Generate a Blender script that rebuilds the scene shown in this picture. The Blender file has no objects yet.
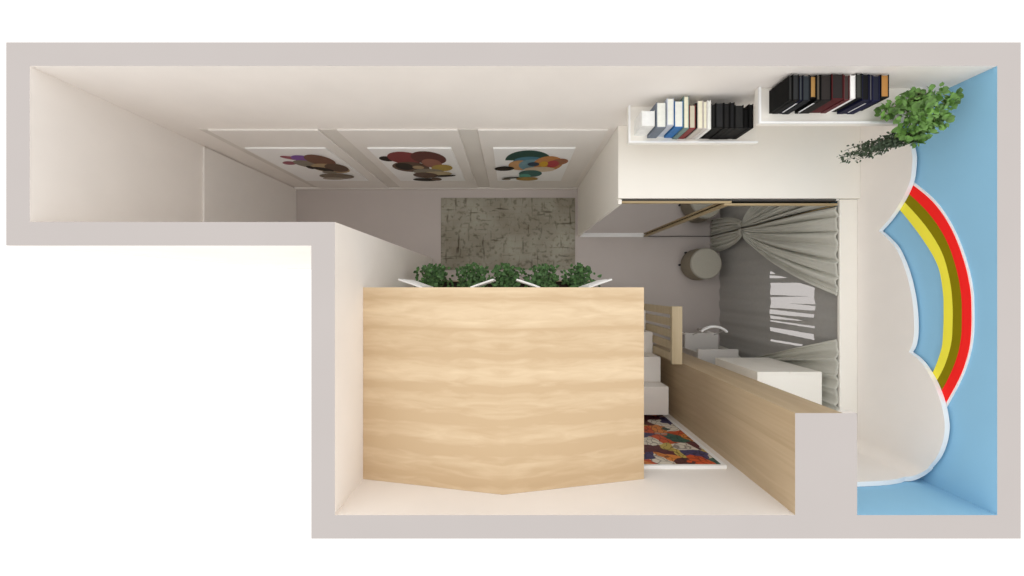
import bpy, bmesh, math, random
from mathutils import Vector, Matrix
C = bpy.context.scene.collection
SC = bpy.context.scene
# ------------------------------------------------------------------ camera, world, exposure
F = 372.0            # focal length in pixels of the 1024 px wide frame
CZ = 4.545           # camera height above the floor
cam_d = bpy.data.cameras.new('camera'); cam_d.sensor_width = 36; cam_d.lens = 36 * F / 1024
cam_d.clip_start = 0.05; cam_d.clip_end = 200
cam = bpy.data.objects.new('camera', cam_d); C.objects.link(cam)
cam.location = (0, 0, CZ); SC.camera = cam
w = bpy.data.worlds.new('world'); SC.world = w; w.use_nodes = True
w.node_tree.nodes['Background'].inputs[0].default_value = (1, 0.985, 0.96, 1)
w.node_tree.nodes['Background'].inputs[1].default_value = 1.38
SC.view_settings.view_transform = 'Standard'; SC.view_settings.look = 'None'
SC.view_settings.exposure = 0.0; SC.view_settings.gamma = 1.0
SC.view_settings.use_curve_mapping = False
SC.cycles.max_bounces = 12; SC.cycles.diffuse_bounces = 8; SC.cycles.transparent_max_bounces = 12
try:
    SC.cycles.use_denoising = True
except Exception:
    pass
R = random.Random(7)

def P(px, py, z):
    d = (CZ - z) / F
    return Vector(((px - 512) * d, (288 - py) * d, z))

def onX(px, py, X):                      # point of the plane x = X met by a sight line: measured layout helper
    d = X / (px - 512)
    return ((288 - py) * d, CZ - d * F)  # (y, z)

# ------------------------------------------------------------------ materials
def new_mat(name):
    m = bpy.data.materials.new(name); m.use_nodes = True
    nt = m.node_tree; b = nt.nodes['Principled BSDF']
    return m, nt, b

def mat(name, col, rough=0.6, metal=0.0, var=0.0, scale=6.0, stretch=(1, 1, 1), bump=0.0, spec=None, detail=4):
    m, nt, b = new_mat(name)
    b.inputs['Roughness'].default_value = rough; b.inputs['Metallic'].default_value = metal
    if spec is not None: b.inputs['Specular IOR Level'].default_value = spec
    b.inputs['Base Color'].default_value = (*col, 1)
    tc = nt.nodes.new('ShaderNodeTexCoord'); mp = nt.nodes.new('ShaderNodeMapping')
    mp.inputs['Scale'].default_value = stretch
    nz = nt.nodes.new('ShaderNodeTexNoise'); nz.inputs['Scale'].default_value = scale; nz.inputs['Detail'].default_value = detail
    nt.links.new(tc.outputs['Object'], mp.inputs['Vector']); nt.links.new(mp.outputs['Vector'], nz.inputs['Vector'])
    if var > 0:
        rp = nt.nodes.new('ShaderNodeValToRGB')
        rp.color_ramp.elements[0].position = 0.3; rp.color_ramp.elements[1].position = 0.7
        rp.color_ramp.elements[0].color = (*[max(0, c * (1 - var)) for c in col], 1)
        rp.color_ramp.elements[1].color = (*[min(1, c * (1 + var * 0.6)) for c in col], 1)
        nt.links.new(nz.outputs['Fac'], rp.inputs['Fac']); nt.links.new(rp.outputs['Color'], b.inputs['Base Color'])
    if bump > 0:
        bp = nt.nodes.new('ShaderNodeBump'); bp.inputs['Strength'].default_value = bump; bp.inputs['Distance'].default_value = 0.01
        nt.links.new(nz.outputs['Fac'], bp.inputs['Height']); nt.links.new(bp.outputs['Normal'], b.inputs['Normal'])
    return m

def wood(name, light, dark, axis=0, plank=0.15, along=1, mirror=None, rough=0.5, seam=0.0):
    """plain-sawn laminate: grain along `axis`, planks stacked along `along`"""
    m, nt, b = new_mat(name); L = nt.links.new
    b.inputs['Roughness'].default_value = rough
    tc = nt.nodes.new('ShaderNodeTexCoord'); sp = nt.nodes.new('ShaderNodeSeparateXYZ')
    L(tc.outputs['Object'], sp.inputs[0])
    def mth(op, a, v=None):
        n = nt.nodes.new('ShaderNodeMath'); n.operation = op
        if hasattr(a, 'links') or not isinstance(a, (int, float)): L(a, n.inputs[0])
        else: n.inputs[0].default_value = a
        if v is not None:
            if isinstance(v, (int, float)): n.inputs[1].default_value = v
            else: L(v, n.inputs[1])
        return n.outputs[0]
    g = sp.outputs[axis]
    if mirror is not None:
        g = mth('ABSOLUTE', mth('SUBTRACT', g, mirror))
    q = sp.outputs[along]; o = sp.outputs[3 - axis - along]
    nz0 = nt.nodes.new('ShaderNodeTexNoise'); nz0.inputs['Scale'].default_value = 1.1; nz0.inputs['Detail'].default_value = 1
    cmb0 = nt.nodes.new('ShaderNodeCombineXYZ'); L(g, cmb0.inputs[0]); L(q, cmb0.inputs[1]); L(cmb0.outputs[0], nz0.inputs['Vector'])
    wob = mth('MULTIPLY', mth('SUBTRACT', nz0.outputs['Fac'], 0.5), 0.05)
    fl = mth('FLOOR', mth('DIVIDE', mth('ADD', q, wob), plank))
    wn = nt.nodes.new('ShaderNodeTexWhiteNoise'); wn.noise_dimensions = '1D'; L(fl, wn.inputs['W'])
    cmb = nt.nodes.new('ShaderNodeCombineXYZ')
    L(mth('MULTIPLY', g, 1.6), cmb.inputs[0]); L(mth('ADD', mth('MULTIPLY', q, 24.0), mth('MULTIPLY', wn.outputs[0], 9.0)), cmb.inputs[1]); L(mth('MULTIPLY', o, 20.0), cmb.inputs[2])
    nz = nt.nodes.new('ShaderNodeTexNoise'); nz.inputs['Scale'].default_value = 1.0; nz.inputs['Detail'].default_value = 6; nz.inputs['Distortion'].default_value = 0.6
    L(cmb.outputs[0], nz.inputs['Vector'])
    cmb2 = nt.nodes.new('ShaderNodeCombineXYZ'); L(mth('MULTIPLY', g, 0.7), cmb2.inputs[0]); L(mth('ADD', mth('MULTIPLY', q, 9.0), mth('MULTIPLY', wn.outputs[0], 5.0)), cmb2.inputs[1]); L(mth('MULTIPLY', o, 5.0), cmb2.inputs[2])
    nz2 = nt.nodes.new('ShaderNodeTexNoise'); nz2.inputs['Scale'].default_value = 1.0; nz2.inputs['Detail'].default_value = 3
    L(cmb2.outputs[0], nz2.inputs['Vector'])
    fr = mth('FRACT', mth('DIVIDE', mth('ADD', q, wob), plank))
    ed = mth('MULTIPLY', mth('POWER', mth('ABSOLUTE', mth('SUBTRACT', fr, 0.5)), 3.0), -seam)
    f = mth('ADD', ed, mth('ADD', mth('ADD', mth('MULTIPLY', nz.outputs['Fac'], 0.62), mth('MULTIPLY', nz2.outputs['Fac'], 0.26)), mth('MULTIPLY', wn.outputs[0], 0.22)))
    rp = nt.nodes.new('ShaderNodeValToRGB'); rp.color_ramp.elements[0].position = 0.35; rp.color_ramp.elements[1].position = 0.78
    rp.color_ramp.elements[0].color = (*dark, 1); rp.color_ramp.elements[1].color = (*light, 1)
    L(f, rp.inputs['Fac']); L(rp.outputs['Color'], b.inputs['Base Color'])
    return m

M = {}
M['plaster'] = mat('plaster', (0.84, 0.795, 0.755), 0.85, var=0.03, scale=3)
M['section'] = mat('wall_top_paint', (0.468, 0.436, 0.428), 0.95, var=0.015, scale=2, spec=0.0)
M['blue'] = mat('blue_paint', (0.265, 0.53, 0.75), 0.85, var=0.02, scale=3)
M['floor'] = mat('pale_floor', (0.53, 0.478, 0.455), 0.55, var=0.03, scale=2.5)
M['panel'] = mat('white_panel', (0.80, 0.765, 0.73), 0.6, var=0.015)
M['offwhite'] = mat('grey_white', (0.64, 0.615, 0.59), 0.5, var=0.02)
M['greige'] = mat('greige_strip', (0.69, 0.655, 0.61), 0.8, var=0.02)
M['white'] = mat('white_lacquer', (0.86, 0.83, 0.77), 0.45, var=0.01)
M['cloud'] = mat('cloud_white', (0.86, 0.82, 0.785), 0.6, var=0.015)
M['pure'] = mat('bright_white', (0.9, 0.9, 0.9), 0.5)
M['roofwood'] = wood('ash_planks', (0.73, 0.575, 0.385), (0.55, 0.395, 0.235), 0, 0.185, 1, mirror=-0.056, seam=2.2)
M['pillarwood'] = wood('oak_laminate', (0.60, 0.475, 0.32), (0.46, 0.345, 0.215), 2, 0.30, 1)
M['railwood'] = wood('oak_rail', (0.56, 0.46, 0.30), (0.43, 0.34, 0.21), 1, 0.4, 0)
M['trimwood'] = wood('gold_oak', (0.46, 0.36, 0.21), (0.34, 0.25, 0.13), 0, 0.3, 1)
M['curtain'] = mat('grey_linen', (0.56, 0.555, 0.50), 0.9, var=0.05, scale=40, stretch=(1, 4, 0.4))
M['sheer'] = mat('dark_sheer', (0.40, 0.39, 0.375), 0.9, var=0.04, scale=30)
M['pot'] = mat('white_ceramic', (0.8, 0.79, 0.76), 0.3, var=0.01)
M['soil'] = mat('soil', (0.05, 0.035, 0.025), 0.95, var=0.3, scale=60)
M['leaf'] = mat('bright_leaf', (0.125, 0.265, 0.05), 0.6, var=0.6, scale=22)
M['vine'] = mat('dark_vine', (0.06, 0.09, 0.05), 0.7, var=0.5, scale=40)
M['boxleaf'] = mat('deep_green_leaf', (0.075, 0.175, 0.05), 0.6, var=0.65, scale=28)
M['stem'] = mat('stem', (0.12, 0.16, 0.05), 0.7, var=0.2)
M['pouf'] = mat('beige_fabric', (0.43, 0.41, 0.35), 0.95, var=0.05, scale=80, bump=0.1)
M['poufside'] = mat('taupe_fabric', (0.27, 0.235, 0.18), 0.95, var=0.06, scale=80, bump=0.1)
M['black'] = mat('black_rubber', (0.02, 0.02, 0.02), 0.6, var=0.1)
M['dark'] = mat('dark_track', (0.05, 0.045, 0.04), 0.6, var=0.1)
M['red'] = mat('rainbow_red', (0.95, 0.022, 0.020), 0.8, spec=0.1, var=0.01)
M['olive'] = mat('rainbow_olive', (0.25, 0.205, 0.002), 0.8, spec=0.1, var=0.01)
M['yellow'] = mat('rainbow_yellow', (0.92, 0.83, 0.07), 0.8, spec=0.1, var=0.01)
m, nt, b = new_mat('mirror_glass'); b.inputs['Metallic'].default_value = 1; b.inputs['Roughness'].default_value = 0.02
b.inputs['Base Color'].default_value = (0.86, 0.86, 0.86, 1); M['mirror'] = m
m, nt, b = new_mat('window_glass')
tr = nt.nodes.new('ShaderNodeBsdfTransparent'); tr.inputs[0].default_value = (0.66, 0.645, 0.64, 1); gl = nt.nodes.new('ShaderNodeBsdfGlossy'); gl.inputs['Roughness'].default_value = 0.02
mx = nt.nodes.new('ShaderNodeMixShader'); mx.inputs[0].default_value = 0.06
nt.links.new(tr.outputs[0], mx.inputs[1]); nt.links.new(gl.outputs[0], mx.inputs[2])
nt.links.new(mx.outputs[0], nt.nodes['Material Output'].inputs['Surface']); nt.nodes.remove(b); M['glass'] = m

def rug_mat():
    m, nt, b = new_mat('distressed_rug'); L = nt.links.new
    b.inputs['Roughness'].default_value = 0.95
    tc = nt.nodes.new('ShaderNodeTexCoord')
    def noise(scale, stretch, det=5, dist=0.0):
        mp = nt.nodes.new('ShaderNodeMapping'); mp.inputs['Scale'].default_value = stretch
        n = nt.nodes.new('ShaderNodeTexNoise'); n.inputs['Scale'].default_value = scale; n.inputs['Detail'].default_value = det; n.inputs['Distortion'].default_value = dist
        L(tc.outputs['Object'], mp.inputs['Vector']); L(mp.outputs[0], n.inputs['Vector']); return n.outputs['Fac']
    def ramp(f, p0, c0, p1, c1):
        r = nt.nodes.new('ShaderNodeValToRGB'); r.color_ramp.elements[0].position = p0; r.color_ramp.elements[1].position = p1
        r.color_ramp.elements[0].color = (*c0, 1); r.color_ramp.elements[1].color = (*c1, 1); L(f, r.inputs['Fac']); return r.outputs['Color']
    base = ramp(noise(2.2, (1, 1, 1), 6), 0.35, (0.265, 0.24, 0.19), 0.68, (0.40, 0.385, 0.325))
    def mul(a, c, fac):
        n = nt.nodes.new('ShaderNodeMix'); n.data_type = 'RGBA'; n.blend_type = 'MULTIPLY'; n.inputs[0].default_value = fac
        L(a, n.inputs[6]); L(c, n.inputs[7]); return n.outputs[2]
    k = (0.22, 0.2, 0.17); one = (1, 1, 1)
    v1 = ramp(noise(1.0, (26, 3.2, 1), 3), 0.30, k, 0.40, one)
    v2 = ramp(noise(1.0, (3.4, 28, 1), 3), 0.30, k, 0.39, one)
    v3 = ramp(noise(20, (1, 1, 1), 3), 0.32, (0.35, 0.33, 0.28), 0.45, one)
    br = nt.nodes.new('ShaderNodeTexBrick'); br.inputs['Scale'].default_value = 3.0; br.inputs['Mortar Size'].default_value = 0.02
    br.inputs['Color1'].default_value = (1, 1, 1, 1); br.inputs['Color2'].default_value = (0.93, 0.95, 0.92, 1); br.inputs['Mortar'].default_value = (0.92, 0.90, 0.86, 1)
    L(tc.outputs['Object'], br.inputs['Vector'])
    L(mul(mul(mul(mul(base, v1, 0.8), v2, 0.8), v3, 0.6), br.outputs['Color'], 0.6), b.inputs['Base Color'])
    return m
M['rug'] = rug_mat()

def collage_mat():
    """full-bleed abstract print: warped cells of warm and dark colours"""
    m, nt, b = new_mat('abstract_collage'); L = nt.links.new
    b.inputs['Roughness'].default_value = 0.5
    tc = nt.nodes.new('ShaderNodeTexCoord'); nz = nt.nodes.new('ShaderNodeTexNoise'); nz.inputs['Scale'].default_value = 4.0
    L(tc.outputs['Object'], nz.inputs['Vector'])
    mx = nt.nodes.new('ShaderNodeMix'); mx.data_type = 'RGBA'; mx.inputs[0].default_value = 0.22
    L(tc.outputs['Object'], mx.inputs[6]); L(nz.outputs['Color'], mx.inputs[7])
    vo = nt.nodes.new('ShaderNodeTexVoronoi'); vo.inputs['Scale'].default_value = 9.5
    L(mx.outputs[2], vo.inputs['Vector'])
    rp = nt.nodes.new('ShaderNodeValToRGB'); cr = rp.color_ramp; cr.interpolation = 'CONSTANT'
    cols = [(0.10, 0.03, 0.03), (0.62, 0.09, 0.02), (0.04, 0.12, 0.09), (0.72, 0.66, 0.56), (0.55, 0.42, 0.10), (0.06, 0.05, 0.14), (0.70, 0.24, 0.05), (0.45, 0.30, 0.26), (0.12, 0.02, 0.03), (0.75, 0.7, 0.6)]
    cr.elements[0].color = (*cols[0], 1); cr.elements[1].position = 0.95; cr.elements[1].color = (*cols[-1], 1)
    for i, c in enumerate(cols[1:-1]):
        e = cr.elements.new(0.1 * (i + 1)); e.color = (*c, 1)
    sp = nt.nodes.new('ShaderNodeSeparateColor'); L(vo.outputs['Color'], sp.inputs[0])
    L(sp.outputs[0], rp.inputs['Fac'])
    v2 = nt.nodes.new('ShaderNodeTexVoronoi'); v2.feature = 'DISTANCE_TO_EDGE'; v2.inputs['Scale'].default_value = 20
    L(mx.outputs[2], v2.inputs['Vector'])
    r2 = nt.nodes.new('ShaderNodeValToRGB'); r2.color_ramp.elements[0].position = 0.02; r2.color_ramp.elements[0].color = (0.25, 0.2, 0.2, 1); r2.color_ramp.elements[1].position = 0.07; r2.color_ramp.elements[1].color = (1, 1, 1, 1)
    L(v2.outputs['Distance'], r2.inputs['Fac'])
    mm = nt.nodes.new('ShaderNodeMix'); mm.data_type = 'RGBA'; mm.blend_type = 'MULTIPLY'; mm.inputs[0].default_value = 0.8
    L(rp.outputs['Color'], mm.inputs[6]); L(r2.outputs['Color'], mm.inputs[7]); L(mm.outputs[2], b.inputs['Base Color'])
    return m
M['collage'] = collage_mat()
_cc = {}
def cmat(col, rough=0.55):
    k = (tuple(round(c, 3) for c in col), rough)
    if k not in _cc: _cc[k] = mat('colour_%d' % len(_cc), col, rough, var=0.08, scale=25, spec=0.12 if max(col) < 0.08 else 0.35)
    return _cc[k]

# ------------------------------------------------------------------ mesh helpers
def bx(bm, x0, x1, y0, y1, z0, z1, mi=0, top=None):
    v = [bm.verts.new(p) for p in ((x0, y0, z0), (x1, y0, z0), (x1, y1, z0), (x0, y1, z0), (x0, y0, z1), (x1, y0, z1), (x1, y1, z1), (x0, y1, z1))]
    for idx in ((3, 2, 1, 0), (4, 5, 6, 7), (0, 1, 5, 4), (1, 2, 6, 5), (2, 3, 7, 6), (3, 0, 4, 7)):
        f = bm.faces.new([v[i] for i in idx]); f.material_index = mi
        if top is not None and idx == (4, 5, 6, 7): f.material_index = top
    return v

def prism(bm, pts, vec, mi=0):
    """closed polygon of 3-D points swept along vec"""
    vec = Vector(vec)
    a = [bm.verts.new(p) for p in pts]; b = [bm.verts.new(Vector(p) + vec) for p in pts]
    n = len(pts); f = bm.faces.new(a); f.material_index = mi; f = bm.faces.new(b[::-1]); f.material_index = mi
    for i in range(n):
        f = bm.faces.new((a[i], b[i], b[(i + 1) % n], a[(i + 1) % n])); f.material_index = mi

def cyl(bm, c, r0, r1, z0, z1, n=28, mi=0, bevel=0.0):
    prof = [(r0, z0), (r1, z1)] if not bevel else [(r0 - bevel, z0), (r0, z0 + bevel), (r1, z1 - bevel), (r1 - bevel * .3, z1 - bevel * .3), (r1 - bevel, z1)]
    lathe(bm, c, prof, n, mi)

def lathe(bm, c, prof, n=28, mi=0):
    rings = []
    for r, z in prof:
        rings.append([bm.verts.new((c[0] + r * math.cos(2 * math.pi * i / n), c[1] + r * math.sin(2 * math.pi * i / n), z)) for i in range(n)])
    for a, b in zip(rings, rings[1:]):
        for i in range(n):
            f = bm.faces.new((a[i], a[(i + 1) % n], b[(i + 1) % n], b[i])); f.material_index = mi; f.smooth = True
    f = bm.faces.new(rings[0][::-1]); f.material_index = mi
    f = bm.faces.new(rings[-1]); f.material_index = mi

def tube(bm, pts, r, n=7, mi=0):
    rings = []
    for i, p in enumerate(pts):
        p = Vector(p); d = (Vector(pts[min(i + 1, len(pts) - 1)]) - Vector(pts[max(i - 1, 0)])).normalized()
        u = d.cross(Vector((0.13, 0.3, 0.94)) if abs(d.z) < 0.9 else Vector((1, 0.1, 0))).normalized(); v = d.cross(u)
        rr = r[i] if isinstance(r, (list, tuple)) else r
        rings.append([bm.verts.new(p + u * rr * math.cos(2 * math.pi * k / n) + v * rr * math.sin(2 * math.pi * k / n)) for k in range(n)])
    for a, b in zip(rings, rings[1:]):
        for k in range(n):
            f = bm.faces.new((a[k], a[(k + 1) % n], b[(k + 1) % n], b[k])); f.smooth = True; f.material_index = mi
    bm.faces.new(rings[0][::-1]).material_index = mi; bm.faces.new(rings[-1]).material_index = mi

def leaf(bm, p, d, up, size, wd=0.42, mi=0):
    d = d.normalized(); s = d.cross(up)
    if s.length < 1e-4: s = d.orthogonal()
    s.normalize(); n = s.cross(d)
    q = [p, p + d * size * .3 + s * size * wd * .85 + n * size * .06, p + d * size * .68 + s * size * wd * .8 + n * size * .03, p + d * size - n * size * .12,
         p + d * size * .68 - s * size * wd * .8 + n * size * .03, p + d * size * .3 - s * size * wd * .85 + n * size * .06, p + d * size * .5 - n * size * .06]
    v = [bm.verts.new(k) for k in q]
    for a, b in ((0, 1), (1, 2), (2, 3), (3, 4), (4, 5), (5, 0)):
        f = bm.faces.new((v[a], v[b], v[6])); f.smooth = True; f.material_index = mi

def obj(name, bm, mats, parent=None, bevel=0.0, loc=None):
    bmesh.ops.recalc_face_normals(bm, faces=bm.faces)
    me = bpy.data.meshes.new(name); bm.to_mesh(me); bm.free()
    for m in (mats if isinstance(mats, (list, tuple)) else [mats]): me.materials.append(m)
    o = bpy.data.objects.new(name, me); C.objects.link(o)
    if parent is not None:
        # mesh written in world space: keep it there under a parent that only has a location
        o.parent = parent; me.transform(Matrix.Translation(-wloc(parent)))
    if bevel:
        md = o.modifiers.new('bevel', 'BEVEL'); md.width = bevel; md.segments = 2; md.limit_method = 'ANGLE'; md.angle_limit = 0.7
    return o

def wloc(o):
    v = Vector(o.location)
    while o.parent: o = o.parent; v += o.location
    return v

def tag(o, label, cat, group=None, kind=None):
    o['label'] = label; o['category'] = cat
    if group: o['group'] = group
    if kind: o['kind'] = kind
    return o

def thing(name, loc, label, cat, group=None):
    o = bpy.data.objects.new(name, None); o.empty_display_size = 0.1; C.objects.link(o); o.location = loc
    return tag(o, label, cat, group)

def settle(o):
    """put a single-mesh thing's origin at the middle of its base"""
    me = o.data; xs = [v.co for v in me.vertices]
    lo = Vector([min(c[i] for c in xs) for i in range(3)]); hi = Vector([max(c[i] for c in xs) for i in range(3)])
    b = Vector(((lo.x + hi.x) / 2, (lo.y + hi.y) / 2, lo.z)); me.transform(Matrix.Translation(-b)); o.location = b
    return o

def struct(name, bm, mats, bevel=0.0):
    o = obj(name, bm, mats, None, bevel); o['kind'] = 'structure'; return o

def part(name, boxes, m, parent, bevel=0.0):
    bm = bmesh.new()
    for b in boxes: bx(bm, *b)
    return obj(name, bm, m, parent, bevel)

def smooth_curve(pts, k=8):
    """Catmull-Rom through 2-D points"""
    out = []
    n = len(pts)
    for i in range(n - 1):
        p0 = pts[max(i - 1, 0)]; p1 = pts[i]; p2 = pts[i + 1]; p3 = pts[min(i + 2, n - 1)]
        for j in range(k):
            t = j / k
            out.append(tuple(0.5 * (2 * p1[a] + (p2[a] - p0[a]) * t + (2 * p0[a] - 5 * p1[a] + 4 * p2[a] - p3[a]) * t * t + (3 * p1[a] - p0[a] - 3 * p2[a] + p3[a]) * t ** 3) for a in (0, 1)))
    out.append(tuple(pts[-1])); return out

# ------------------------------------------------------------------ room shell
H = 2.5
XL, XR, YB, YF = -2.651, 2.6675, 1.221, -1.2485     # inner faces
XO, YC = -0.9735, 0.363                             # inner face of the step wall, corridor front wall
T = 0.13
bm = bmesh.new()
bx(bm, XL - T, XR + T, YC - T, YB + T, -0.1, 0); bx(bm, XO - T, XR + T, YF - T, YC - T, -0.1, 0)
struct('floor', bm, M['floor'])
def wall(name, boxes, m='plaster'):
    bm = bmesh.new()
    for b in boxes: bx(bm, *b, mi=0, top=1)
    return struct(name, bm, [M[m], M['section']])
wall('wall_back', [(XL - T, XR + T, YB, YB + T, 0, H)])
wall('wall_left', [(XL - T, XL, YC - T, YB, 0, H)])
wall('wall_corridor', [(XL, XO, YC - T, YC, 0, H)])
wall('wall_inner', [(XO - T, XO, YF - T, YC - T, 0, H)])
SX0, SX1, SY = 1.5565, 1.8975, -0.6875
wall('wall_front', [(XO, SX1 - 0.1, YF - T, YF, 0, H)])
wall('wall_niche', [(SX1 - 0.1, XR + T, YF - T, YF, 0, H)], 'blue')
bm = bmesh.new(); bx(bm, SX0, 1.82, YF, SY, 0, H, 0, 1); bx(bm, 1.82, SX1, YF, SY - 0.06, 0, 2.46, 2, 2); bx(bm, 1.82, SX1, YF, SY, 2.46, H, 2, 1)
struct('wall_stub', bm, [M['pillarwood'], M['section'], M['plaster']])
WY0, WY1, WZ0, WZ1 = -0.66, 0.36, 0.5, 1.52
bm = bmesh.new()
bx(bm, XR, XR + T, YF, WY0, 0, H, 0, 1); bx(bm, XR, XR + T, WY1, YB, 0, H, 0, 1)
bx(bm, XR, XR + T, WY0, WY1, 0, WZ0); bx(bm, XR, XR + T, WY0, WY1, WZ1, H, 0, 1)
struct('wall_right', bm, [M['blue'], M['section']])
bm = bmesh.new()
fx0, fx1 = XR + 0.03, XR + 0.09
bx(bm, fx0, fx1, WY0, WY0 + 0.05, WZ0, WZ1); bx(bm, fx0, fx1, WY1 - 0.05, WY1, WZ0, WZ1)
bx(bm, fx0, fx1, WY0 + 0.05, WY1 - 0.05, WZ0, WZ0 + 0.05); bx(bm, fx0, fx1, WY0 + 0.05, WY1 - 0.05, WZ1 - 0.05, WZ1)
win = struct('window_1', bm, M['pure'])
bm = bmesh.new(); bx(bm, XR + 0.055, XR + 0.062, WY0 + 0.05, WY1 - 0.05, WZ0 + 0.05, WZ1 - 0.05)
obj('pane', bm, M['glass'], win)
bm = bmesh.new(); bx(bm, XL + 0.02, 0.785, YB - 0.02, YB, 0, 0.045); struct('baseboard_back', bm, M['panel'])

# ------------------------------------------------------------------ wall panels and posters of the corridor
YP = YB - 0.016
for x0, x1, lab in ((-2.33, -1.485, 'plain white wall panel nearest the left end of the back wall'),
                    (-1.342, -0.4146, 'middle white wall panel of the three along the back wall'),
                    (-0.264, 0.739, 'white wall panel on the back wall beside the wardrobe')):
    bm = bmesh.new(); bx(bm, x0, x1, YP, YB, 0.052, 1.70)
    o = tag(settle(obj('wall_panel', bm, M['panel'], None, 0.006)), lab, 'wall panel', 'wall panels behind the posters')
bm = bmesh.new(); bx(bm, XL, XL + 0.02, YC + 0.0, YB - 0.012, 0.0, 1.366)
tag(settle(obj('wall_panel', bm, M['panel'], None, 0.006)), 'wide low white panel covering the lower left end wall of the corridor', 'wall panel')

for n_, (x0, x1) in enumerate(((-2.40, -2.335), (-1.48, -1.347), (-0.41, -0.27))):  # thin flat strips, a little darker than the wall panels, beside and between them
    bm = bmesh.new(); bx(bm, x0, x1, YB - 0.004, YB, 0.05, 1.69); struct('gap_strip_%d' % (n_ + 1), bm, M['greige'])
def ell(cx, cz, rx, rz, rot=0.0, n=22, a0=0, a1=360):
    out = []
    for i in range(n + (0 if a1 - a0 == 360 else 1)):
        a = math.radians(a0 + (a1 - a0) * i / n); x, z = rx * math.cos(a), rz * math.sin(a)
        c, s = math.cos(rot), math.sin(rot); out.append((cx + x * c - z * s, cz + x * s + z * c))
    return out

def poster(x0, x1, z0, z1, lab, shapes):
    t = thing('poster', ((x0 + x1) / 2, YP, z0), lab, 'poster', 'posters along the corridor')
    part('board', [(x0, x1, YP - 0.012, YP, z0, z1)], M['pure'], t, 0.002)
    bm = bmesh.new(); mats = []
    W, Hh = x1 - x0, z1 - z0
    for k, (pts, col) in enumerate(shapes):
        mm = cmat(col)
        if mm not in mats: mats.append(mm)
        yy = YP - 0.0125 - 0.0006 * k
        prism(bm, [(x0 + u * W, yy, z0 + v * Hh) for u, v in pts], (0, -0.0005, 0), mats.index(mm))
    obj('abstract_print', bm, mats, t)
br, dk, tan, gry = (0.10, 0.055, 0.03), (0.025, 0.018, 0.012), (0.42, 0.30, 0.17), (0.24, 0.21, 0.16)
PZ0, PZ1 = 0.40, 1.36
poster(-2.29, -1.597, PZ0, PZ1, 'white poster with a plum and brown abstract print, leftmost of the corridor posters',
       [(ell(.24, .62, .10, .05, .2), (0.30, 0.09, 0.12)), (ell(.40, .76, .14, .05, -.3), (0.33, 0.09, 0.12)), (ell(.52, .75, .14, .09), (0.22, 0.09, 0.36)), (ell(.50, .58, .20, .12, -.3), gry),
        (ell(.72, .70, .18, .16, -.2), (0.16, 0.07, 0.04)), (ell(.70, .46, .25, .15, -.15), tan), (ell(.80, .48, .16, .13, .2), br), (ell(.58, .44, .13, .06, -.4), dk), (ell(.44, .50, .05, .05), dk),
        (ell(.60, .34, .10, .05), gry), (ell(.62, .20, .26, .10), (0.17, 0.13, 0.09)), (ell(.52, .12, .17, .045), (0.36, 0.31, 0.24))])
poster(-1.239, -0.521, PZ0, PZ1, 'white poster with a dark red and brown abstract print, middle of the three',
       [(ell(.12, .74, .10, .07), dk), (ell(.36, .76, .22, .17), (0.21, 0.03, 0.03)), (ell(.66, .76, .22, .18, -.2), (0.10, 0.025, 0.018)), (ell(.34, .50, .25, .16), br), (ell(.26, .52, .12, .11), dk),
        (ell(.66, .62, .13, .13), (0.30, 0.12, 0.08)), (ell(.76, .48, .15, .10, .2), (0.42, 0.29, 0.06)), (ell(.44, .50, .08, .05), tan), (ell(.54, .36, .22, .10), gry), (ell(.66, .30, .20, .07), (0.46, 0.37, 0.22)),
        (ell(.46, .24, .18, .10), br), (ell(.74, .22, .16, .035, .1), dk), (ell(.42, .08, .20, .06), dk), (ell(.58, .10, .08, .06), br)])
poster(-0.161, 0.543, PZ0, PZ1, 'white poster with a green, blue and orange abstract print, nearest the wardrobe',
       [(ell(.44, .70, .30, .26, 0, 22, 0, 180), (0.03, 0.075, 0.06)), (ell(.46, .66, .22, .14), (0.06, 0.19, 0.27)), (ell(.34, .55, .16, .15), (0.55, 0.30, 0.13)), (ell(.50, .56, .18, .17), (0.16, 0.30, 0.36)),
        (ell(.72, .60, .20, .22), (0.50, 0.22, 0.07)), (ell(.86, .66, .12, .09, .3), (0.30, 0.12, 0.06)), (ell(.78, .60, .09, .10), (0.42, 0.05, 0.06)), (ell(.66, .60, .06, .08), (0.60, 0.34, 0.02)),
        (ell(.12, .46, .14, .07, .1), dk), (ell(.52, .60, .08, .06), (0.02, 0.05, 0.09)), (ell(.62, .44, .22, .08), (0.62, 0.50, 0.36)), (ell(.50, .30, .17, .12), (0.04, 0.13, 0.12)), (ell(.42, .22, .09, .07), (0.10, 0.33, 0.26)),
        (ell(.46, .11, .17, .07), (0.36, 0.22, 0.05)), (ell(.22, .15, .12, .022, .1), dk), (ell(.14, .10, .07, .03), gry)])

# framed collage on the front wall by the stairs
t = thing('poster', (1.18, YF, 0.82), 'colourful red and orange abstract collage in a white frame above the stairs', 'poster')
fx = (0.875, 1.485, 0.82, 1.975)
part('frame', [(fx[0], fx[1], YF, YF + 0.022, fx[2], fx[2] + 0.02), (fx[0], fx[1], YF, YF + 0.022, fx[3] - 0.02, fx[3]),
               (fx[0], fx[0] + 0.02, YF, YF + 0.022, fx[2] + 0.02, fx[3] - 0.02), (fx[1] - 0.025, fx[1], YF, YF + 0.022, fx[2] + 0.02, fx[3] - 0.02)], M['pure'], t)
part('abstract_print', [(fx[0] + 0.02, fx[1] - 0.025, YF, YF + 0.018, fx[2] + 0.02, fx[3] - 0.02)], M['collage'], t)

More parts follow.
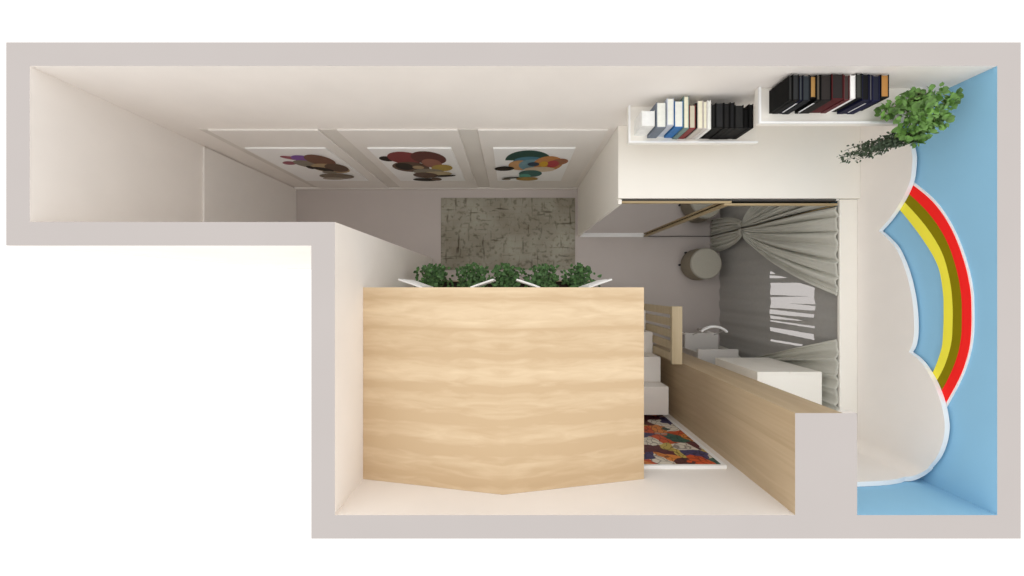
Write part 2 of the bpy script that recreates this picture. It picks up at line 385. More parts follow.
# ------------------------------------------------------------------ rug
bm = bmesh.new(); bx(bm, -0.867, 0.77, 0.22, 1.10, 0.0, 0.012)
tag(settle(obj('rug', bm, M['rug'], None, 0.004)), 'grey-green distressed rug on the pale floor below the posters', 'rug')

# ------------------------------------------------------------------ playhouse
HX0, HX1, HR = -0.9725, 0.862, -0.056
ZE, ZR = 2.115, 2.300
ph = thing('playhouse', ((HX0 + HX1) / 2, -0.62, 0), 'large wooden playhouse with a low gabled plank roof in the corner', 'playhouse')
bm = bmesh.new()
pts = [(HX0, 0, ZE), (HR, 0, ZR), (HX1, 0, ZE), (HX1, 0, ZE - 0.03), (HR, 0, ZR - 0.03), (HX0, 0, ZE - 0.03)]
yf, yb = 0.004, YF + 0.001
a = [bm.verts.new((p[0], yf, p[2])) for p in pts]; b_ = [bm.verts.new((p[0], yb, p[2])) for p in pts]
for k in range(6): bm.faces.new((a[k], a[(k + 1) % 6], b_[(k + 1) % 6], b_[k]))
for s in (a, b_): bm.faces.new((s[0], s[1], s[4], s[5])); bm.faces.new((s[1], s[2], s[3], s[4]))
obj('roof', bm, M['roofwood'], ph)
y0, y1 = -0.04, -0.012
W1, W2 = (-0.654, -0.30), (0.20, 0.555)
zb, zt = 1.46, 1.86
hx0, hx1 = -0.97, 0.83
def under(x): return (ZE + (ZR - ZE) * (1 - abs(x - HR) / (HX1 - HR))) - 0.032
bm = bmesh.new()
bx(bm, hx0, hx1, y0, y1, 0, zb)
for q in ((hx0, W1[0]), (W1[1], W2[0]), (W2[1], hx1)): bx(bm, q[0], q[1], y0, y1, zb, zt)
prism(bm, [(hx0, y0, zt), (hx1, y0, zt), (hx1, y0, under(hx1)), (HR, y0, under(HR)), (hx0, y0, under(hx0))], (0, y1 - y0, 0))
obj('front_panel', bm, M['white'], ph)
part('side_panel', [(0.80, 0.83, -0.50, -0.041, 0, 2.08), (0.80, 0.83, -1.24, -0.50, 0, 0.93), (0.80, 0.83, -1.24, -0.50, 2.0, 2.08)], M['white'], ph)
for wx in (W1, W2):
    part('window_frame', [(wx[0], wx[0] + 0.025, y1, -0.002, zb, zt), (wx[1] - 0.025, wx[1], y1, -0.002, zb, zt),
                          (wx[0] + 0.025, wx[1] - 0.025, y1, -0.002, zb, zb + 0.025), (wx[0] + 0.025, wx[1] - 0.025, y1, -0.002, zt - 0.025, zt)], M['white'], ph)
    for s, hx in ((-1, wx[0]), (1, wx[1])):
        bm = bmesh.new(); ang = math.radians(19)
        d = Vector((s * math.cos(ang), math.sin(ang), 0)); n = Vector((-d.y, d.x, 0)) * 0.011
        if n.y < 0: n = -n
        o0 = Vector((hx, -0.001, zb)); wd = 0.178
        prism(bm, [o0, o0 + d * wd, o0 + d * wd + n, o0 + n], (0, 0, zt - zb))
        for k in range(4):                     # slats on the shutter face
            zz = zb + 0.05 + k * 0.08
            o1 = o0 + d * 0.02 + n; o1.z = zz
            prism(bm, [o1, o1 + d * (wd - 0.04), o1 + d * (wd - 0.04) + n * 0.3, o1 + n * 0.3], (0, 0, 0.055))
        obj('shutter', bm, M['pure'], ph)
BX0, BX1, BZ0, BZ1 = -0.85, 0.765, 0.96, 1.07
part('flower_box', [(BX0, BX1, -0.012, 0.003, BZ0, BZ1), (BX0, BX1, 0.060, 0.070, BZ0, BZ1), (BX0, BX0 + 0.015, 0.003, 0.060, BZ0, BZ1),
                    (BX1 - 0.015, BX1, 0.003, 0.060, BZ0, BZ1), (BX0 + 0.015, BX1 - 0.015, 0.003, 0.060, BZ0, BZ0 + 0.015)], M['railwood'], ph)
part('potting_soil', [(BX0 + 0.015, BX1 - 0.015, 0.003, 0.060, BZ0 + 0.015, BZ1 - 0.02)], M['soil'], ph)
def bush(cx, cy, z, lab, rr):
    t = thing('leafy_plant', (cx, cy, z), lab, 'plant', 'plants in the flower box')
    bm = bmesh.new(); bs = bmesh.new()
    for k in range(9):
        a = rr.uniform(0, 2 * math.pi); e = Vector((cx + rr.uniform(-.12, .12), cy + rr.uniform(-.03, .09), z + rr.uniform(.10, .22)))
        tube(bs, [(cx + .03 * math.cos(a), cy + .03 * math.sin(a), z), ((cx + e.x) / 2, (cy + e.y) / 2, z + .1), e], [0.004, 0.003, 0.002], 5)
    for k in range(330):
        u = rr.gauss(0, .44); v = rr.random()
        p = Vector((cx + max(-1.3, min(1.3, u)) * .14, cy - .03 + .205 * rr.random() ** 1.2 * (1 - .18 * abs(u)), z + 0.03 + .20 * v))
        d = Vector((rr.uniform(-1, 1), rr.uniform(-.6, 1), rr.uniform(-.3, .8))); leaf(bm, p, d, Vector((rr.uniform(-.4, .4), rr.uniform(-.4, .4), 1)), rr.uniform(.026, .048), .38)
    # keep leaves clear of the house front
    for vv in bm.verts: vv.co.y = max(vv.co.y, 0.006 + 0.0005 * rr.random())
    obj('foliage', bm, M['boxleaf'], t); obj('stems', bs, M['stem'], t)
for cx, lab in ((-0.705, 'bushy green plant at the far left end of the flower box'), (-0.365, 'bushy green plant second from the left in the flower box'),
                (-0.04, 'bushy green plant in the middle of the flower box'), (0.295, 'bushy green plant second from the right in the flower box'),
                (0.615, 'bushy green plant at the right end of the flower box, nearest the stairs')):
    bush(cx, 0.035, BZ1 - 0.02, lab, R)

# ------------------------------------------------------------------ staircase and balustrade
st = thing('staircase', (1.15, -0.62, 0), 'narrow white block stairs between the playhouse and the wooden wall', 'stairs')
for h, ya, yb2 in ((0.31, -0.03, -0.24), (0.52, -0.24, -0.4525), (0.72, -0.4525, -0.67), (0.925, -0.67, -0.914), (1.11, -0.914, -1.174)):
    part('step', [(0.87, 1.447, yb2 + 0.001, ya, 0, h)], M['panel'], st, 0.004)
bl = thing('balustrade', (1.48, -0.43, 0), 'oak balustrade with upright slats beside the white stairs', 'railing')
part('top_rail', [(1.432, 1.526, -0.685, -0.165, 1.175, 1.215)], M['railwood'], bl, 0.004)
for k in range(5):
    ya = -0.172 - k * 0.105
    part('slat', [(1.45, 1.475, ya - 0.072, ya, 0, 1.175)], M['railwood'], bl, 0.002)

# ------------------------------------------------------------------ wardrobe with mirrored sliding doors
wd = thing('wardrobe', (1.72, 0.92, 0), 'low wide white wardrobe with mirrored sliding doors edged in oak', 'wardrobe')
WX0, WX1, WT = 0.80, 2.485, 1.745
bm = bmesh.new()
bx(bm, WX0, 2.651, 0.676, YB - 0.001, WT - 0.028, WT)
bx(bm, WX0, WX0 + 0.026, 0.632, 0.666, 0, WT); bx(bm, WX0, WX0 + 0.026, 0.666, YB - 0.001, 0, WT - 0.028)
bx(bm, WX1 - 0.02, WX1, 0.666, YB - 0.001, 0, WT - 0.028); bx(bm, WX0 + 0.026, WX1 - 0.02, YB - 0.02, YB - 0.001, 0.02, WT - 0.028)
obj('carcass', bm, M['white'], wd, 0.0)
part('bottom_track', [(WX0 + 0.026, 1.60, 0.622, 0.66, 0, 0.02)], M['pure'], wd)
part('top_track', [(WX0 + 0.026, WX1 - 0.02, 0.66, 0.69, WT - 0.09, WT - 0.03)], M['dark'], wd)
def door(x0, x1, yy, stile_left, stile_right, rail):
    zt = WT - 0.012
    d = part('door', [(x0, x1, yy, yy + 0.016, zt - 0.022, zt)] + ([(x0, x0 + 0.036, yy, yy + 0.016, 0.022, zt - 0.022)] if stile_left else [(x0, x0 + 0.012, yy, yy + 0.016, 0.022, zt - 0.022)])
             + ([(x1 - 0.045, x1, yy, yy + 0.016, 0.022, zt - 0.022)] if stile_right else [(x1 - 0.012, x1, yy, yy + 0.016, 0.022, zt - 0.022)]), M['trimwood'], wd)
    bm = bmesh.new(); bx(bm, x0 + 0.012, x1 - 0.012, yy + 0.004, yy + 0.014, 0.036, zt - 0.022); obj('mirror', bm, M['mirror'], d)
    bm = bmesh.new(); bx(bm, x0 + 0.012, x1 - 0.012, yy, yy + 0.016, 0.022, 0.036); obj('bottom_rail', bm, M[rail], d)
door(WX0 + 0.027, 1.66, 0.642, False, False, 'pure')
door(1.605, 2.46, 0.624, True, False, 'dark')

# ------------------------------------------------------------------ book shelves, books
def shelf(x0, x1, yfr, z, lab):
    t = thing('wall_shelf', ((x0 + x1) / 2, YB, z - 0.03), lab, 'shelf', 'wall shelves over the wardrobe')
    part('board', [(x0, x1, yfr, YB, z - 0.03, z)], M['white'], t, 0.003)
    part('rim', [(x0, x1, yfr, yfr + 0.012, z, z + 0.016), (x0, x0 + 0.012, yfr + 0.012, YB, z, z + 0.016)], M['pure'], t, 0.002)
S1, S2 = 2.045, 2.275
shelf(0.78, 1.645, 0.972, S1, 'white wall shelf holding pale and black books over the wardrobe, the lower one')
shelf(1.50, 2.45, 1.0, S2, 'white wall shelf holding dark books and a trailing plant, the higher one')
def book(px0, px1, pyb, pyf, zs, hb, cover, page, lab, group, cx=512):
    d = (CZ - zs - hb) / F
    x0, x1 = (px0 - 512) * d + 0.0007, (px1 - 512) * d - 0.0007
    yb, yf = min((288 - pyb) * d, YB - 0.004), (288 - pyf) * d
    t = thing('book', ((x0 + x1) / 2, (yb + yf) / 2, zs), lab, 'book', group)
    c = min(0.0035, (x1 - x0) * 0.16)
    part('cover', [(x0, x0 + c, yf, yb, zs, zs + hb), (x1 - c, x1, yf, yb, zs, zs + hb), (x0 + c, x1 - c, yf, yf + 0.005, zs, zs + hb)], cmat(cover), t)
    part('pages', [(x0 + c, x1 - c, yf + 0.005, yb - 0.004, zs + 0.001, zs + hb - 0.003)], cmat(page, 0.9), t)
wp, cr_, dg, bk = (0.80, 0.81, 0.75), (0.80, 0.77, 0.60), (0.018, 0.0175, 0.0175), (0.003, 0.003, 0.003)
def band(lab):
    for o in C.objects:
        if o.get('label') == lab:
            c = [k for k in o.children if k.name.startswith('cover')][0]; vs = [v.co + o.location for v in c.data.vertices]
            x0, x1 = min(v.x for v in vs), max(v.x for v in vs); yf = min(v.y for v in vs); z0, z1 = min(v.z for v in vs), max(v.z for v in vs)
            part('spine_band', [(x0 + (x1 - x0) * .2, x1 - (x1 - x0) * .2, yf - 0.0007, yf - 0.0001, z0 + (z1 - z0) * .12, z1 - (z1 - z0) * .2)], cmat((.66, .66, .68)), o)
def z3(x, y): return 625 + x / 7.314, 85 + y / 7.314
sp1 = [ # zoom x0, x1, y back, y front, height, cover, pages, label
 (122, 219, 185, 300, .150, (0.82, 0.82, 0.8), (0.82, 0.83, 0.82), 'thick short white box-like book at the left end of the lower shelf'),
 (231, 302, 125, 312, .165, (0.16, 0.19, 0.24), wp, 'slate grey book beside the thick short white one'),
 (308, 358, 95, 295, .175, (0.5, 0.54, 0.62), wp, 'tall pale lilac-grey book next to the blue one'),
 (362, 426, 115, 310, .165, (0.03, 0.16, 0.42), wp, 'bright blue book on the lower shelf'),
 (429, 469, 80, 318, .17, (0.16, 0.24, 0.22), cr_, 'deep green-grey book, the deepest on the lower shelf'),
 (471, 516, 145, 318, .165, (0.22, 0.03, 0.03), (0.58, 0.54, 0.42), 'maroon book with beige pages on the lower shelf'),
 (518, 530, 130, 315, .162, (0.00825, 0.00825, 0.00825), dg, 'very thin black book between the maroon and cream books'),
 (531, 571, 110, 320, .168, (0.55, 0.5, 0.45), cr_, 'cream-paged book just right of the very thin black one'),
 (573, 601, 118, 320, .166, (0.62, 0.58, 0.55), cr_, 'slim off-white book between two cream-paged ones'),
 (603, 630, 110, 322, .168, (0.8, 0.79, 0.76), wp, 'slim white book touching the row of black ones'),
 (633, 663, 138, 312, .172, bk, dg, 'black book first of the black row, beside the slim white one'),
 (665, 722, 130, 312, .176, bk, (0.02475, 0.02475, 0.02585), 'thick black book second in the black row'),
 (724, 766, 130, 316, .176, bk, dg, 'black book third in the black row of the lower shelf'),
 (768, 803, 125, 316, .178, bk, (0.0165, 0.0165, 0.0176), 'black book fourth in the black row of the lower shelf'),
 (805, 869, 145, 316, .176, bk, (0.022, 0.022, 0.022), 'thick black book near the right end of the lower shelf'),
 (871, 902, 175, 314, .174, bk, (0.0066, 0.0066, 0.0066), 'shorter black book second from the right end of the lower shelf'),
 (907, 940, 138, 314, .178, bk, (0.011, 0.011, 0.011), 'tall black book at the right end of the lower shelf')]
for x0, x1, yb, yf, hb, cov, pg, lab in sp1:
    a, b1 = z3(x0, yb); c, d1 = z3(x1, yf); book(a, c, b1, d1, S1, hb, cov, pg, lab, 'books on the lower shelf')
nv = (0.0044, 0.00495, 0.01925)
sp2 = [
 (210, 238, 80, 258, .162, bk, (0.033, 0.033, 0.0319), 'black book at the left end of the higher shelf'),
 (240, 286, 68, 258, .166, bk, (0.0275, 0.0286, 0.03025), 'thick black book second from the left on the higher shelf'),
 (288, 312, 80, 260, .162, nv, (0.055, 0.06325, 0.06875), 'navy book third from the left on the higher shelf'),
 (314, 366, 75, 262, .164, (0.0077, 0.0088, 0.0121), (0.03025, 0.03575, 0.04125), 'thick charcoal book left of the tan-topped one'),
 (368, 412, 80, 240, .158, bk, (0.36, 0.2, 0.06), 'black book with tan top near the left of the higher shelf'),
 (414, 441, 70, 258, .164, bk, (0.0935, 0.077, 0.055), 'slim black book just right of the tan-topped one'),
 (446, 522, 70, 258, .162, (0.0066, 0.0055, 0.0055), (0.0275, 0.0231, 0.022), 'thickest black-brown book in the middle of the higher shelf'),
 (526, 612, 64, 250, .166, (0.0715, 0.0066, 0.0088), (0.02475, 0.02035, 0.02035), 'thick maroon-spined book with dark top on the higher shelf'),
 (614, 656, 75, 256, .162, (0.088, 0.0066, 0.0099), (0.0495, 0.03575, 0.033), 'slimmer maroon-spined book left of the white one'),
 (660, 701, 70, 245, .16, (0.8, 0.79, 0.78), (0.82, 0.82, 0.8), 'white book among the dark ones on the higher shelf'),
 (703, 746, 62, 242, .165, (0.011, 0.01155, 0.011), (0.04125, 0.044, 0.0385), 'grey-green topped dark book right of the white one'),
 (748, 800, 66, 260, .165, (0.0066, 0.00715, 0.0275), (0.0077, 0.0077, 0.0088), 'thick dark navy book with black top on the higher shelf'),
 (802, 822, 72, 260, .162, (0.0077, 0.0077, 0.033), (0.088, 0.088, 0.0935), 'thin navy book with grey top on the higher shelf'),
 (824, 877, 75, 262, .163, (0.0077, 0.00825, 0.0385), (0.0165, 0.01815, 0.03025), 'thick navy book left of the orange-brown one'),
 (884, 945, 70, 236, .163, (0.0066, 0.00605, 0.0066), (0.38, 0.18, 0.045), 'orange-brown topped book beside the trailing plant')]
for x0, x1, yb, yf, hb, cov, pg, lab in sp2:
    book(760 + x0 / 7.314, 760 + x1 / 7.314, 65 + yb / 7.314, 65 + yf / 7.314, S2, hb, cov, pg, lab, 'books on the higher shelf')

for lab in ('navy book third from the left on the higher shelf', 'thin navy book with grey top on the higher shelf', 'slim black book just right of the tan-topped one'): band(lab)
# ------------------------------------------------------------------ trailing plant
rr = random.Random(11)
px_, py_ = 2.36, 1.10
tp = thing('trailing_plant', (px_, py_, S2), 'leafy green trailing plant at the right end of the higher shelf', 'plant')
bm = bmesh.new(); lathe(bm, (px_, py_), [(0.045, S2), (0.062, S2 + 0.10), (0.066, S2 + 0.11), (0.058, S2 + 0.11), (0.055, S2 + 0.095)], 24); obj('pot', bm, M['pot'], tp)
bm = bmesh.new(); cyl(bm, (px_, py_), 0.0535, 0.0545, S2 + 0.092, S2 + 0.098); obj('potting_soil', bm, M['soil'], tp)
bs = bmesh.new(); bm = bmesh.new()
cl = [(891, 108, 9, 2.37), (886, 113, 6, 2.36), (908, 100, 5, 2.39), (904, 104, 5, 2.38), (913, 93, 4, 2.39), (937, 93, 8, 2.42), (932, 98, 9, 2.42), (922, 106, 10, 2.43), (910, 112, 9, 2.43), (930, 113, 11, 2.45), (941, 108, 8, 2.43),
      (945, 121, 6, 2.40), (938, 122, 8, 2.41), (920, 120, 10, 2.44), (955, 102, 4, 2.38), (960, 97, 3, 2.37), (952, 106, 3, 2.38), (905, 129, 5, 2.39), (914, 133, 8, 2.40), (924, 131, 7, 2.41),
      (918, 140, 6, 2.37), (930, 133, 5, 2.39)]
root = Vector((px_, py_, S2 + 0.096))
for cx, cy, r, z in cl:
    cx = cx - max(0, (cx - 900) * .09); c = P(cx, cy, z); rad = r * (CZ - z) / F
    tube(bs, [root, root.lerp(c, .5) + Vector((0, 0, .04)), c], [0.004, .003, .0015], 5)
    for k in range(int(9 + r * 2.0)):
        o = Vector((rr.uniform(-1, 1), rr.uniform(-1, 1), rr.uniform(-1, 1)))
        while o.length > 1: o = Vector((rr.uniform(-1, 1), rr.uniform(-1, 1), rr.uniform(-1, 1)))
        p = c + o * rad * .8; p.z = min(p.z, 2.49)
        leaf(bm, p, o + Vector((rr.uniform(-.5, .5), rr.uniform(-.5, .5), rr.uniform(-.4, .3))), Vector((rr.uniform(-.5, .5), rr.uniform(-.5, .5), 1)), rr.uniform(.024, .042), .5)
obj('foliage', bm, M['leaf'], tp)
bv = bmesh.new()
for k in range(24):
    u = rr.random()
    a = P(rr.uniform(893, 925), rr.uniform(128, 142), 2.36)
    e = P(836 + 44 * rr.random() ** 1.3, 0, 2.1); tt = (e.x * F / (CZ - 2.1) + 512 - 836) / 60
    e = P(836 + 60 * tt, 161 - 15 * tt + rr.uniform(-9 - 6 * tt, 5), 2.1 + .08 * tt)
    pts = [a.lerp(e, s / 8) + Vector((0, 0, .05 * math.sin(math.pi * s / 8))) + Vector((rr.uniform(-.006, .006), rr.uniform(-.006, .006), 0)) for s in range(9)]
    tube(bv, pts, 0.0016, 4)
    tube(bs, [root, root.lerp(a, .5) + Vector((0, 0, .03)), a], .0025, 4)
    for s in range(1, 9):
        for q in range(3):
            p = pts[s].lerp(pts[s - 1], rr.random()) + Vector((rr.uniform(-.012, .012), rr.uniform(-.02, .02), rr.uniform(-.01, .01)))
            leaf(bv, p, Vector((rr.uniform(-1, 1), rr.uniform(-1, 1), rr.uniform(-.5, .2))), Vector((0, 0, 1)), rr.uniform(.015, .025), .36)
obj('trailing_stems', bv, M['vine'], tp); obj('stems', bs, M['stem'], tp)

# ------------------------------------------------------------------ cloud, rainbow, pelmet
XC = XR - 0.045
cl1 = [(884, 116), (899, 126), (910, 140), (914.5, 155), (914, 170), (912, 182), (905, 198), (893, 217), (881, 231)]
cl2 = [(881, 231), (890, 239), (899, 250), (908.5, 273), (914.5, 300), (916.5, 326), (915, 343), (911, 352)]
cl3 = [(911, 352), (923, 362), (935, 381), (943, 402), (947, 423), (945.5, 440), (939.5, 456), (929, 469), (922, 473.5), (916.5, 475)]
outline = []
for seg in (cl1, cl2, cl3): outline += smooth_curve(seg, 6)[(1 if outline else 0):]
yz = [onX(p[0] - 2.3, p[1], XC) for p in outline]
ymin = YF + 0.0315; ztop = 1.722
RF, YN = 0.08, YF + 0.032                       # corner rounding, face of the board on the niche wall
yz = [q for q in yz if q[0] > YN + RF]
k0 = next(k for k in range(len(yz)) if yz[k][0] < 0.6755)   # step down from the wardrobe top to the pelmet ledge
for yq in (0.6745, 0.6775):
    p, q = yz[k0 - 1], yz[k0]; yz.insert(k0, (yq, p[1] + (q[1] - p[1]) * (yq - p[0]) / (q[0] - p[0])))
yz.sort(key=lambda q: -q[0])
low = smooth_curve([(909.5, 474), (901, 478), (885, 480.5), (856, 482)], 6)
def onY(px, py, Y): d = Y / (288 - py); return ((px - 512) * d, CZ - d * F)
xz = [q for q in (onY(p[0], p[1], YN) for p in low) if q[0] < XC - RF]
cols = [(XC, YB - 0.002, XC + 0.03, YB - 0.002, yz[0][1] - 0.02)] + [(XC, q[0], XC + 0.03, q[0], q[1]) for q in yz]
za, zb2 = yz[-1][1], xz[0][1]
for k in range(0, 21):
    a = math.radians(90 * k / 20); t = k / 20
    bxx, byy = XC - RF + (RF + .03) * math.cos(a), YN + RF - (RF + .03) * math.sin(a)
    cols.append((XC - RF + RF * math.cos(a), YN + RF - RF * math.sin(a), bxx, byy, za + (zb2 - za) * t - 0.012 * math.sin(math.pi * t)))
cols += [(q[0], YN, q[0], YF + 0.002, q[1]) for q in xz] + [(SX1 + 0.002, YN, SX1 + 0.002, YF + 0.002, xz[-1][1])]
bm = bmesh.new(); prev = None
for fx_, fy_, bx_, by_, z in cols:
    zl = WT + 0.0006 if fy_ > 0.6765 else 1.722
    cur = [bm.verts.new(p) for p in ((fx_, fy_, zl), (fx_, fy_, z), (bx_, by_, z), (bx_, by_, zl))]
    if prev:
        for k in range(4):
            f = bm.faces.new((prev[k], prev[(k + 1) % 4], cur[(k + 1) % 4], cur[k])); f.material_index = 1 if k == 1 else 0
    else: bm.faces.new(cur)
    prev = cur
bm.faces.new(prev)
cb = obj('cloud_panel', bm, [M['cloud'], M['pure']])
tag(settle(cb), 'big white scalloped cloud cutout wrapping the blue wall above the curtains', 'wall decoration')

XB = XR - 0.012
outer = smooth_curve([(888, 168), (899, 175), (910, 183), (933.5, 203), (951, 229), (963.4, 260.6), (969.7, 288.7), (971, 310.6), (970.6, 332.5), (968, 352), (960, 376), (946, 402), (938, 414)], 6)
inner = smooth_curve([(876, 190), (888, 199), (899, 209), (921, 237), (937, 264), (942.5, 289), (943.5, 310), (943, 332.5), (941, 350), (932, 374), (920, 391), (912, 400), (908, 406)], 6)
rb = thing('rainbow_panel', (XB, 0, 1.9), 'red, olive and yellow rainbow arch on the blue wall behind the cloud', 'wall decoration')
def strip(name, f0, f1, x0, x1, m, grow=0):
    bm = bmesh.new(); A = []; B = []
    for o, i in zip(outer, inner):
        dx, dy = o[0] - i[0], o[1] - i[1]; L = math.hypot(dx, dy)
        a = (i[0] + dx * f0, i[1] + dy * f0); c = (i[0] + dx * f1 + dx / L * grow, i[1] + dy * f1 + dy / L * grow)
        A.append(onX(*a, x0)); B.append(onX(*c, x0))
    n = len(A)
    v = [[bm.verts.new((x, q[0], q[1])) for q in S] for x in (x0, x1) for S in (A, B)]
    for k in range(n - 1):
        bm.faces.new((v[0][k], v[0][k + 1], v[1][k + 1], v[1][k])); bm.faces.new((v[2][k], v[3][k], v[3][k + 1], v[2][k + 1]))
        bm.faces.new((v[0][k], v[2][k], v[2][k + 1], v[0][k + 1])); bm.faces.new((v[1][k], v[1][k + 1], v[3][k + 1], v[3][k]))
    for k in (0, n - 1): bm.faces.new((v[0][k], v[1][k], v[3][k], v[2][k]))
    obj(name, bm, m, rb)
strip('backing', 0, 1, XB + 0.002, XR - 0.001, M['pure'], 2.6)
strip('yellow_band', 0, .34, XB - 0.001, XB + 0.002, M['yellow']); strip('olive_band', .34, .67, XB - 0.001, XB + 0.002, M['olive']); strip('red_band', .67, 1, XB - 0.001, XB + 0.002, M['red'])

bm = bmesh.new(); bx(bm, 2.49, XR - 0.003, YF + 0.002, 0.675, 1.695, 1.72)
tag(settle(obj('curtain_pelmet', bm, M['white'], None, 0.005)), 'long white pelmet ledge under the cloud that the curtains hang from', 'pelmet')

# ------------------------------------------------------------------ curtains
def curtain(side, Yt, rail0, rail1, wfun, bot, lab, seed, yclamp):
    """rail0: free edge, rail1: edge by the tie side; gathered at (Yt, zt)"""
    rr = random.Random(seed); zt, ztop, NX, NZ = 0.65, 1.718, 260, 80
    bm = bmesh.new(); grid = []
    ph = [rr.uniform(0, 6.28) for _ in range(5)]
    for j in range(NZ + 1):
        z = 0.01 + (ztop - 0.01) * j / NZ; row = []
        for i in range(NX + 1):
            u = i / NX
            if z >= zt:
                t = (z - zt) / (ztop - zt); free = Yt + side * wfun(t); fix = Yt - side * 0.02 + (rail1 - Yt + side * 0.02) * t
            else:
                t = (zt - z) / zt; e = 1 - (1 - t) ** 2.2
                free = Yt + side * (wfun(0) + (bot[0] - wfun(0)) * e); fix = Yt - side * (0.02 + (bot[1] - 0.02) * e)
            y = free + (fix - free) * u
            s = abs(z - zt); amp = 0.008 + 0.024 * min(1, s / 0.45)
            uu = u * 13 + 0.5 * math.sin(3 * u + ph[0])
            fold = math.sin(uu * 2 * math.pi * .5 + ph[1]) * .75 + math.sin(uu * 2 * math.pi * .83 + ph[2] + 1.2 * z) * .45 + .10 * math.sin(uu * 2 * math.pi * 1.9 + ph[3])
            y += 0.010 * math.cos(uu * 2 * math.pi * .5 + ph[4]) * min(1, s / .3)
            y = yclamp(y)
            tp = max(0.0, min(1.0, (z - 1.35) / 0.35)) ** 1.5; sag = -0.03 * math.exp(-(s / 0.10) ** 2)
            row.append(bm.verts.new((2.447 + 0.026 * tp + sag + max(-1.1, min(1.1, fold)) * (amp * (1 - tp) + 0.010 * tp), y, z)))
        grid.append(row)
    for j in range(NZ):
        for i in range(NX):
            f = bm.faces.new((grid[j][i], grid[j][i + 1], grid[j + 1][i + 1], grid[j + 1][i])); f.smooth = True
    t = thing('curtain', (2.443, Yt, 0.0), lab, 'curtain', 'tied-back curtains')
    o = obj('drape', bm, M['curtain'], t)
    md = o.modifiers.new('thick', 'SOLIDIFY'); md.thickness = 0.004; md.offset = 0
    bm = bmesh.new()
    ys = [Yt - side * 0.025 + side * (wfun(0) + 0.03) * k / 10 for k in range(11)]
    for z0 in (zt - 0.02,):
        A = [(2.385 - 0.012 * math.sin(math.pi * k / 10), yclamp(y)) for k, y in enumerate(ys)]
        for k in range(10):
            prism(bm, [(A[k][0], A[k][1], z0), (A[k + 1][0], A[k + 1][1], z0), (A[k + 1][0] + .004, A[k + 1][1], z0), (A[k][0] + .004, A[k][1], z0)], (0, 0, 0.04))
    obj('tieback', bm, M['curtain'], t)
curtain(-1, 0.595, -0.067, 0.612, lambda t: 0.035 + 0.627 * t ** 0.70, (0.17, 0.02), 'grey linen curtain drawn back to the wardrobe side', 3, lambda y: min(y, 0.618))
curtain(1, -0.80, -0.38, -1.19, lambda t: 0.05 + 0.37 * t, (0.13, 0.13), 'grey linen curtain drawn back behind the white cabinet', 5, lambda y: max(y, -1.215))

# dark sheer between the curtains and the window, with tapering slits between its folds
XS = 2.535
def z7(x, y): return (755 + x / 5.756, 255 + y / 5.756)
L0, R0 = 88, 343
slits = [[(L0, 92), (L0, 110), (122, 108)], [(L0, 117), (L0, 134), (190, 132), (150, 121)],
         [(L0, 160), (L0, 229), (310, 238), (L0, 242), (L0, 303), (R0, 320), (R0, 294), (200, 279), (R0, 284), (R0, 188), (255, 160)],
         [(L0, 312), (L0, 338), (R0, 362), (R0, 342)], [(L0, 347), (L0, 367), (268, 379), (268, 375)], [(L0, 374), (L0, 382), (R0, 422), (R0, 410)],
         [(L0, 415), (L0, 437), (R0, 490), (R0, 455)], [(L0, 485), (L0, 496), (262, 526), (272, 515)]]
slits = [[onX(*z7(*p), XS) for p in s] for s in slits]
def inside(p, poly):
    r = False; n = len(poly)
    for i in range(n):
        a, b = poly[i], poly[(i + 1) % n]
        if (a[1] > p[1]) != (b[1] > p[1]) and p[0] < (b[0] - a[0]) * (p[1] - a[1]) / (b[1] - a[1]) + a[0]: r = not r
    return r
allp = [p for s in slits for p in s]
sy0, sy1 = min(p[0] for p in allp) - .004, max(p[0] for p in allp) + .004; sz0, sz1 = min(p[1] for p in allp), max(p[1] for p in allp)
def span(a, b, n): return [a + (b - a) * i / n for i in range(n)]
ys = span(-1.23, sy0, 60) + span(sy0, sy1, 260) + span(sy1, 0.612, 40) + [0.612]
zs = span(0.005, sz0, 8) + span(sz0, sz1, 110) + span(sz1, 1.693, 6) + [1.693]
bm = bmesh.new(); g = []
for z in zs:
    g.append([bm.verts.new((XS + 0.0045 * math.sin(38 * y + 0.8 * z) + .003 * math.sin(17 * y + 2.2 * z + 1) + .001 * math.sin(83 * y), y, z)) for y in ys])
for j in range(len(zs) - 1):
    for i in range(len(ys) - 1):
        c = ((ys[i] + ys[i + 1]) / 2, (zs[j] + zs[j + 1]) / 2)
        if sy0 < c[0] < sy1 and sz0 < c[1] < sz1 and any(inside(c, s) for s in slits): continue
        f = bm.faces.new((g[j][i], g[j][i + 1], g[j + 1][i + 1], g[j + 1][i])); f.smooth = True
o = settle(obj('sheer_curtain', bm, M['sheer']))
tag(o, 'dark grey inner curtain with bright gaps over the window', 'curtain')

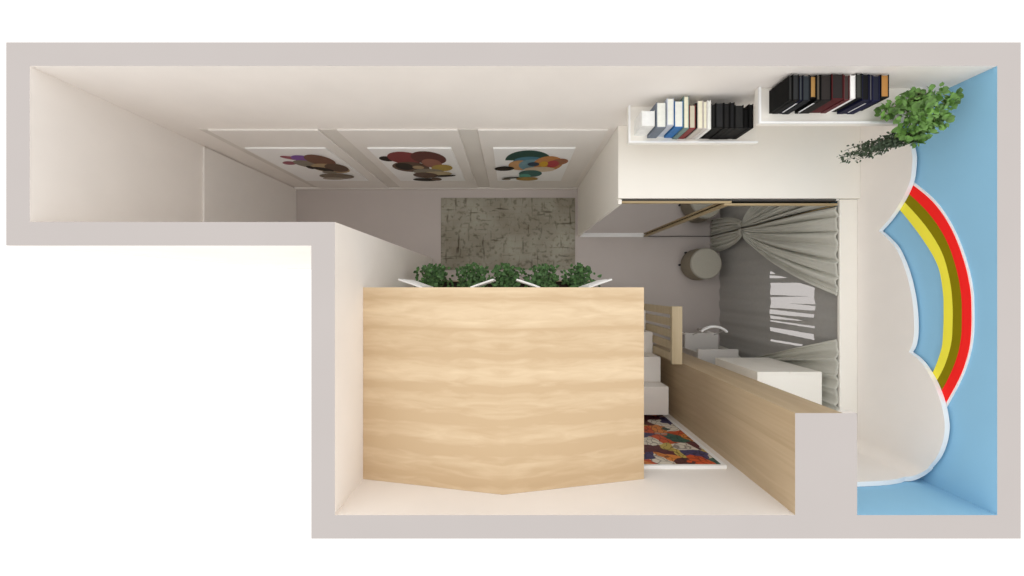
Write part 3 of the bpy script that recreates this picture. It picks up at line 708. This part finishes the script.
# ------------------------------------------------------------------ pouf
pc = P(706.8, 263.5, 0.285); px_, py_ = pc.x, pc.y
pf = thing('pouf', (px_, py_, 0), 'round beige fabric pouf on the floor before the mirrored wardrobe', 'stool')
rT = 15.4 * (CZ - 0.285) / F
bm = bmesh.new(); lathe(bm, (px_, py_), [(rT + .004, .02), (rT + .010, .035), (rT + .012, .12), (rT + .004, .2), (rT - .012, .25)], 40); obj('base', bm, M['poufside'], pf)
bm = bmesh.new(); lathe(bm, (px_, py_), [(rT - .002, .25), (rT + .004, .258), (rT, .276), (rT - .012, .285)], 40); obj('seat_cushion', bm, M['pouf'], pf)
for k in range(4):
    a = math.radians(178 + 90 * k if k else 178); a = math.radians([180, 128, 300, 40][k])
    bm = bmesh.new(); cx, cy = px_ + (rT + .012) * math.cos(a), py_ + (rT + .012) * math.sin(a); cyl(bm, (cx, cy), .012, .012, 0, .03, 12); obj('foot', bm, M['black'], pf)

# ------------------------------------------------------------------ desk, hung cabinet, chair
dsk = thing('desk', (2.1, -0.94, 0), 'small white desk below the tall white cabinet by the window', 'desk')
part('desk_top', [(1.9, 2.312, -1.215, -0.627, 0.72, 0.75)], M['offwhite'], dsk, 0.003)
part('side_panel', [(1.9, 1.925, -1.21, -0.66, 0, 0.72)], M['offwhite'], dsk); part('side_panel', [(2.287, 2.312, -1.21, -0.66, 0, 0.72)], M['offwhite'], dsk)
part('back_panel', [(1.925, 2.287, -1.215, -1.2, 0.2, 0.72)], M['offwhite'], dsk)
cab = thing('wall_cabinet', (2.15, -0.93, 1.065), 'tall white cabinet hung over the desk beside the wooden wall', 'cabinet')
part('body', [(1.9, 2.400, -1.215, -0.666, 1.065, 1.665)], M['white'], cab, 0.002)
part('door', [(1.9, 2.149, -0.666, -0.65, 1.065, 1.663)], M['white'], cab, 0.002); part('door', [(2.151, 2.400, -0.666, -0.65, 1.065, 1.663)], M['white'], cab, 0.002)
ch = thing('chair', (2.09, -0.62, 0), 'white chair with a curved backrest tucked under the desk', 'chair')
part('seat', [(1.905, 2.275, -0.86, -0.495, 0.425, 0.45)], M['offwhite'], ch, 0.01)
bm = bmesh.new(); cx, cy, rb_ = 2.075, -0.585, 0.20
pts_o = [(cx + rb_ * math.cos(math.radians(a)), cy + rb_ * math.sin(math.radians(a))) for a in range(44, 137, 6)]
pts_i = [(cx + (rb_ - .022) * math.cos(math.radians(a)), cy + (rb_ - .022) * math.sin(math.radians(a))) for a in range(44, 137, 6)]
prism(bm, [(p[0], p[1], 0.70) for p in pts_o] + [(p[0], p[1], 0.70) for p in pts_i[::-1]], (0, 0, 0.035)); obj('backrest', bm, M['pure'], ch, 0.004)
for sx in (1.955, 2.19):
    bm = bmesh.new(); tube(bm, [(sx + .04, -0.52, 0.43), (sx, -0.438, 0.705)], 0.0045, 8); obj('back_support', bm, M['offwhite'], ch)
for sx, sy in ((1.925, -.515), (2.255, -.515), (1.925, -.84), (2.255, -.84)):
    bm = bmesh.new(); tube(bm, [(sx, sy, 0.43), (sx + (.01 if sx > 2.05 else -.01), sy + (.02 if sy > -.7 else -.02), 0.0)], [.014, .009], 10)
    obj('leg', bm, M['panel'], ch)
